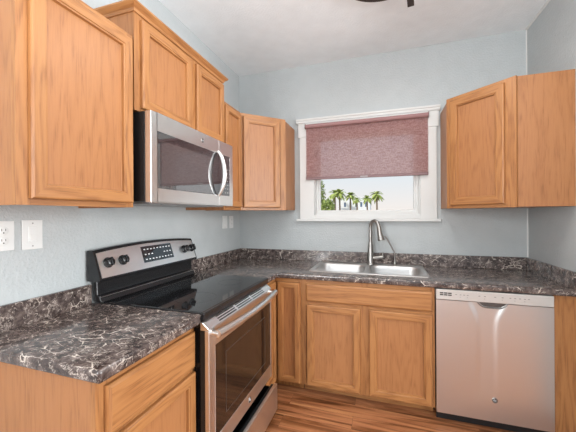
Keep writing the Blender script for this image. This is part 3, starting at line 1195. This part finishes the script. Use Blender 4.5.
def rrect(x0, x1, y0, y1, r, z, n=6):
    P = []
    for (ccx, ccy, a0) in ((x1 - r, y1 - r, 0), (x0 + r, y1 - r, PI / 2), (x0 + r, y0 + r, PI), (x1 - r, y0 + r, 1.5 * PI)):
        for k in range(n + 1):
            a = a0 + (PI / 2) * k / n
            P.append(Vector((ccx + r * math.cos(a), ccy + r * math.sin(a), z)))
    return P


def loft(bm, loops):
    R = [[bm.verts.new(p) for p in L] for L in loops]
    for a, b2 in zip(R, R[1:]):
        n_ = len(a)
        for k in range(n_):
            f = bm.faces.new([a[k], a[(k + 1) % n_], b2[(k + 1) % n_], b2[k]])
            f.smooth = True
    return R


SX0, SX1, SY0, SY1 = 0.856, 1.736, -0.522, -0.032
zr = CT1 + 0.006
bm = bmesh.new()
Ro = loft(bm, [rrect(SX0, SX1, SY0, SY1, 0.03, CT1 + 0.0004), rrect(SX0 + 0.004, SX1 - 0.004, SY0 + 0.004, SY1 - 0.004, 0.028, zr), rrect(SX0 + 0.010, SX1 - 0.010, SY0 + 0.010, SY1 - 0.010, 0.026, zr + 0.001),
                rrect(SX0 + 0.016, SX1 - 0.016, SY0 + 0.016, SY1 - 0.016, 0.024, zr - 0.002)])
bowls = ((0.890, 1.280, -0.492, -0.118), (1.306, 1.702, -0.492, -0.118))
rings = [Ro[-1]]
for (bx0, bx1, by0, by1) in bowls:
    L = []
    for ins, zz, rr in ((0.0, zr - 0.002, 0.07), (0.004, zr - 0.006, 0.068), (0.010, zr - 0.03, 0.075), (0.016, zr - 0.15, 0.058), (0.030, zr - 0.172, 0.05), (0.06, zr - 0.178, 0.04), (0.13, zr - 0.181, 0.02)):
        L.append(rrect(bx0 + ins, bx1 - ins, by0 + ins, by1 - ins, rr, zz))
    R = loft(bm, L)
    rings.append(R[0])
    f = bm.faces.new(list(R[-1]))
edges = []
for R in rings:
    for k in range(len(R)):
        e = bm.edges.get((R[k], R[(k + 1) % len(R)]))
        edges.append(e)
bmesh.ops.triangle_fill(bm, edges=edges, use_beauty=True, use_dissolve=False)
bmesh.ops.recalc_face_normals(bm, faces=bm.faces)
off = wloc(t)
for v in bm.verts:
    v.co -= off
me = bpy.data.meshes.new('basin')
bm.to_mesh(me)
bm.free()
me.materials.append(SINKS)
me.set_sharp_from_angle(angle=math.radians(50))
so = bpy.data.objects.new('basin', me)
COL.objects.link(so)
so.parent = t
for (bx0, bx1, by0, by1) in bowls:
    MB().lathe([(0.045, zr - 0.1805), (0.043, zr - 0.178), (0.036, zr - 0.179), (0.012, zr - 0.1795), (0.010, zr - 0.172), (0.0001, zr - 0.171)], 24,
               Matrix.Translation(((bx0 + bx1) / 2, (by0 + by1) / 2, 0))).build('drain', NICKEL, t)

# faucet
FXp, FYp, FZ = 1.312, -0.082, zr - 0.001
t = thing('faucet', 'brushed nickel gooseneck pull-down faucet on the sink deck', 'faucet', (FXp, FYp, FZ))
MB().lathe([(0.034, 0), (0.034, 0.004), (0.031, 0.010), (0.0295, 0.014), (0.0285, 0.080), (0.024, 0.135), (0.0195, 0.175), (0.0165, 0.195)], 24, Matrix.Translation((FXp, FYp, FZ))).build('base', NICKEL, t)
path = [(FXp, FYp, FZ + 0.18), (FXp, FYp, FZ + 0.24)]
dirx, diry = 0.88, -0.475
R_ = 0.040
zc = FZ + 0.325
path.append((FXp, FYp, zc - 0.02))
for i in range(13):
    a = PI - (PI * 0.92) * i / 12
    dd = R_ + R_ * math.cos(a)
    path.append((FXp + dirx * dd, FYp + diry * dd, zc + 0.056 * math.sin(a)))
MB().tube(path, 0.0155, 14).build('gooseneck', NICKEL, t)
e = Vector(path[-1])
e2 = e + Vector((dirx * 0.010, diry * 0.010, -0.058))
e3 = e2 + Vector((dirx * 0.014, diry * 0.014, -0.066))
sp = MB().tube([e, e + (e2 - e) * 0.1, e2, e3, e3 + (e3 - e2) * 0.03], [0.0155, 0.0185, 0.0195, 0.030, 0.026], 18).build('spray_head', NICKEL, t)
MB().tube([(FXp + 0.015, FYp - 0.004, FZ + 0.058), (FXp + 0.108, FYp - 0.02, FZ + 0.075)], [0.015, 0.013], 14).build('handle_stem', NICKEL, t)
MB().tube([(FXp + 0.100, FYp - 0.02, FZ + 0.075), (FXp + 0.104, FYp - 0.02, FZ + 0.115)], [0.006, 0.005], 10).build('lever', NICKEL, t)

# slim filtered-water faucet
GX, GY = 1.512, -0.082
t = thing('water_filter_faucet', 'slim bent filtered-water tap beside the gooseneck faucet', 'faucet', (GX, GY, FZ))
MB().lathe([(0.017, 0), (0.017, 0.004), (0.011, 0.008), (0.010, 0.045), (0.006, 0.05)], 18, Matrix.Translation((GX, GY, FZ))).build('base', NICKEL, t)
pts = [(0, 0.045), (0, 0.095), (-0.004, 0.115), (-0.016, 0.138), (-0.052, 0.208), (-0.066, 0.232), (-0.080, 0.246), (-0.096, 0.250), (-0.108, 0.245)]
MB().tube([(GX + a, GY + a * 0.12, FZ + b_) for a, b_ in pts], 0.0065, 10).build('spout', NICKEL, t)

# ================================================================== BLIND
t = thing('roller_blind', 'mauve woven roller blind half lowered over the window', 'blind', (1.256, -0.05, 2.20))
BX0, BX1 = 0.722, 1.786
f = MB()
f.box(BX0 + 0.004, BX1 - 0.004, -0.0465, -0.0450, 1.712, 2.190)
f.build('fabric', BLIND, t)
MB().tube([(BX0 + 0.004, -0.058, 2.192), (BX1 - 0.004, -0.058, 2.192)], 0.0195, 20).build('roll', simple('mauve_roll_fabric', (0.30, 0.165, 0.16), 0.8), t)
hb = MB()
hb.box(BX0 + 0.002, BX1 - 0.002, -0.053, -0.039, 1.688, 1.713)
hb.build('hem_bar', BLINDR, t, 0.004)
for xx in (BX0 - 0.001, BX1 - 0.003):
    MB().box(xx, xx + 0.004, -0.080, -0.0265, 2.170, 2.214).build('bracket', BLINDR, t)
MB().box(1.226, 1.290, -0.0545, -0.0528, 1.694, 1.706).build('pull_tab', simple('grey_tab', (0.35, 0.32, 0.32), 0.5), t)

# ================================================================== WALL PLATES


def plate(t, y0, y1, z0, z1, toggles):
    b = MB().box(0.0005, 0.006, y0, y1, z0, z1)
    p = b.build('cover_plate', PLASTIC, t, 0.002)
    return p


def outlet(label, yc, zc, group=None, w=0.070):
    t = thing('wall_outlet', label, 'outlet', (0, yc, zc), group)
    p = plate(t, yc - w / 2, yc + w / 2, zc - 0.059, zc + 0.059, 0)
    for dz in (-0.020, 0.020):
        r = MB().lathe([(0.0172, 0.004), (0.0172, 0.0075), (0.016, 0.008), (0.0001, 0.008)], 20, Matrix.Translation((0, yc, zc + dz)) @ Matrix.Rotation(PI / 2, 4, 'Y'))
        ro = r.build('receptacle', PLASTIC, t)
        s = MB()
        for dy in (-0.0065, 0.0065):
            s.box(0.0078, 0.0084, yc + dy - 0.001, yc + dy + 0.001, zc + dz - 0.001, zc + dz + 0.008)
        s.tube([(0.0078, yc, zc + dz - 0.008), (0.0084, yc, zc + dz - 0.008)], 0.0026, 10)
        s.build('slots', SLOT, ro)
    MB().lathe([(0.003, 0.005), (0.003, 0.0068), (0.0001, 0.007)], 12, Matrix.Translation((0, yc, zc)) @ Matrix.Rotation(PI / 2, 4, 'Y')).build('screw', PLASTIC, t)
    return t


def rocker(label, yc, zc, w=0.078, h=0.124):
    t = thing('light_switch', label, 'switch', (0, yc, zc))
    plate(t, yc - w / 2, yc + w / 2, zc - h / 2, zc + h / 2, 0)
    MB().box(0.004, 0.0072, yc - 0.0165, yc + 0.0165, zc - 0.034, zc + 0.034).build('switch_frame', PLASTIC, t, 0.001)
    pr = [(0.006, zc - 0.027), (0.0125, zc - 0.026), (0.0085, zc + 0.001), (0.0075, zc + 0.026), (0.006, zc + 0.027)]
    MB().extrude_profile(pr, 'y', yc - 0.012, yc + 0.012).build('rocker', PLASTIC, t)
    for dz in (-0.048, 0.048):
        sc_ = MB()
        sc_.lathe([(0.003, 0.005), (0.003, 0.0068), (0.0001, 0.007)], 12, Matrix.Translation((0, yc, zc + dz)) @ Matrix.Rotation(PI / 2, 4, 'Y'))
        sc_.build('screw', MARK, t)
    return t


outlet('white duplex outlet under the single-door wall cabinet, beside the rocker switch', -2.020, 1.286, w=0.074)
rocker('white rocker light switch on the wall above the drawer-cabinet countertop', -1.918, 1.285)
rocker('white switch plate under the narrow wall cabinet, the one closer to the range', -0.316, 1.294, 0.086, 0.118)
outlet('white outlet plate under the diagonal corner cabinet, the one closer to the room corner', -0.192, 1.292, None, 0.076)

# ================================================================== CEILING FIXTURE
LX, LY = 1.437, -1.167
t = thing('ceiling_light', 'dark bronze round ceiling light with a short bracket at its rim', 'light fixture', (LX, LY, CH))
T = Matrix.Translation((LX, LY, 0))
MB().lathe([(0.0001, CH - 0.0005), (0.075, CH - 0.0005), (0.070, CH - 0.02), (0.02, CH - 0.032), (0.016, CH - 0.11)], 32, T).build('canopy', BRONZE, t)
MB().lathe([(0.02, 2.70), (0.20, 2.695), (0.25, 2.675), (0.260, 2.656), (0.255, 2.640), (0.230, 2.640)], 56, T).build('rim', BRONZE, t)
MB().lathe([(0.230, 2.6415), (0.16, 2.634), (0.08, 2.630), (0.0001, 2.629)], 48, T).build('diffuser', FROST, t)
lamp = area('ceiling_lamp', (LX, LY, 2.622), (LX, LY, 0), 0.4, 0.4, 9, (1.0, 0.97, 0.93))
MA = Matrix.Translation((1.572, -0.955, 0)) @ Matrix.Rotation(math.atan2(0.145, 0.018), 4, 'Z')
MB().box(-0.03, 0.150, -0.019, 0.019, 2.640, 2.668, 'x', MA).build('bracket', BRONZE, t, 0.003)

# ================================================================== OUTDOORS


def palm_parts(hgt, cr, seed):
    r = random.Random(seed)
    tr = MB().tube([(0, 0, 0), (0.05, 0, hgt * 0.5), (0, 0, hgt)], [0.22, 0.17, 0.15], 8)
    fr = MB()
    for k in range(34):
        az = r.uniform(0, 2 * PI)
        el = r.uniform(-0.7, 1.3)
        L = cr * r.uniform(0.8, 1.1)
        prev = None
        for s in range(6):
            q = s / 5
            rr = L * q * math.cos(el) + 0.05
            zz = hgt + L * (q * math.sin(el) - 0.55 * q * q)
            wd = 0.02 + 0.26 * cr * math.sin(PI * min(1, q * 0.9 + 0.1)) * 0.6
            c = Vector((rr * math.cos(az), rr * math.sin(az), zz))
            sd = Vector((-math.sin(az), math.cos(az), 0)) * wd
            cur = (c - sd - Vector((0, 0, 0.25 * wd)), c, c + sd - Vector((0, 0, 0.25 * wd)))
            if prev:
                fr.face([prev[0], cur[0], cur[1], prev[1]])
                fr.face([prev[1], cur[1], cur[2], prev[2]])
            prev = cur
    return tr, fr


def palm(x, y, hgt, cr, seed, label):
    t = thing('palm_tree', label, 'tree', (0, 0, 0), 'palms beyond the window')
    tr, fr = palm_parts(hgt, cr, seed)
    tr.build('trunk', BARK, t)
    fr.build('crown', PALM, t, weld=False)
    t.location = (x, y, -0.4)
    return t


def leafy(x, y, z0, h, r, seed, label):
    t = thing('leafy_tree', label, 'tree', (0, 0, 0))
    rr = random.Random(seed)
    MB().tube([(0, 0, 0), (0, 0, h * 0.6)], [0.25, 0.12], 8).build('trunk', BARK, t)
    f = MB()
    for k in range(900):
        a, b_, c = rr.gauss(0, 1), rr.gauss(0, 1), rr.gauss(0, 1)
        q = Vector((a, b_, c)).normalized() * rr.uniform(0.5, 1.0)
        p = Vector((q.x * r, q.y * r, h * 0.62 + q.z * h * 0.40))
        d1 = Vector((rr.uniform(-1, 1), rr.uniform(-1, 1), rr.uniform(-1, 1))).normalized() * 0.22
        d2 = Vector((rr.uniform(-1, 1), rr.uniform(-1, 1), rr.uniform(-1, 1))).normalized() * 0.22
        f.face([p - d1, p - d2, p + d1, p + d2])
    f.build('crown', TREEG, t, weld=False)
    t.location = (x, y, z0)
    return t


leafy(-11.4, 57, -0.4, 9.3, 1.55, 1, 'tall leafy tree cut by the window frame')
leafy(-8.55, 52, -0.4, 4.5, 1.4, 2, 'low bushy tree beside the tallest palm outside')
palm(-9.3, 66, 6.6, 2.0, 3, 'bushy palm rising over the low tree outside the window')
palm(-7.6, 61.5, 6.4, 1.9, 4, 'tallest palm outside, at the near end of the white building')
palm(-5.7, 65, 6.0, 1.7, 5, 'palm standing against the near half of the white building')
palm(-3.9, 61, 4.8, 1.1, 6, 'small palm over the middle of the white building')
palm(-2.0, 64, 5.2, 1.45, 7, 'low palm over the far half of the white building')
palm(0.1, 60, 5.8, 1.7, 8, 'palm standing past the far end of the white building against open sky')
bt = thing('white_building', 'white stucco building behind the palms outside the window', 'building', (-4.6, 70, -0.4))
MB().box(-9.0, -1.6, 69, 76, -0.4, 5.0).build('walls', STUCCO, bt)
for xw in (-7.6, -6.3, -5.0, -3.8, -2.7):
    wb_ = MB().box(xw, xw + 0.45, 68.97, 69.02, 3.0, 4.1).build('window', PANEB, bt)
MB().box(-9.1, -1.5, 68.9, 76.1, 5.0, 5.15).build('roof', STUCCO, bt)
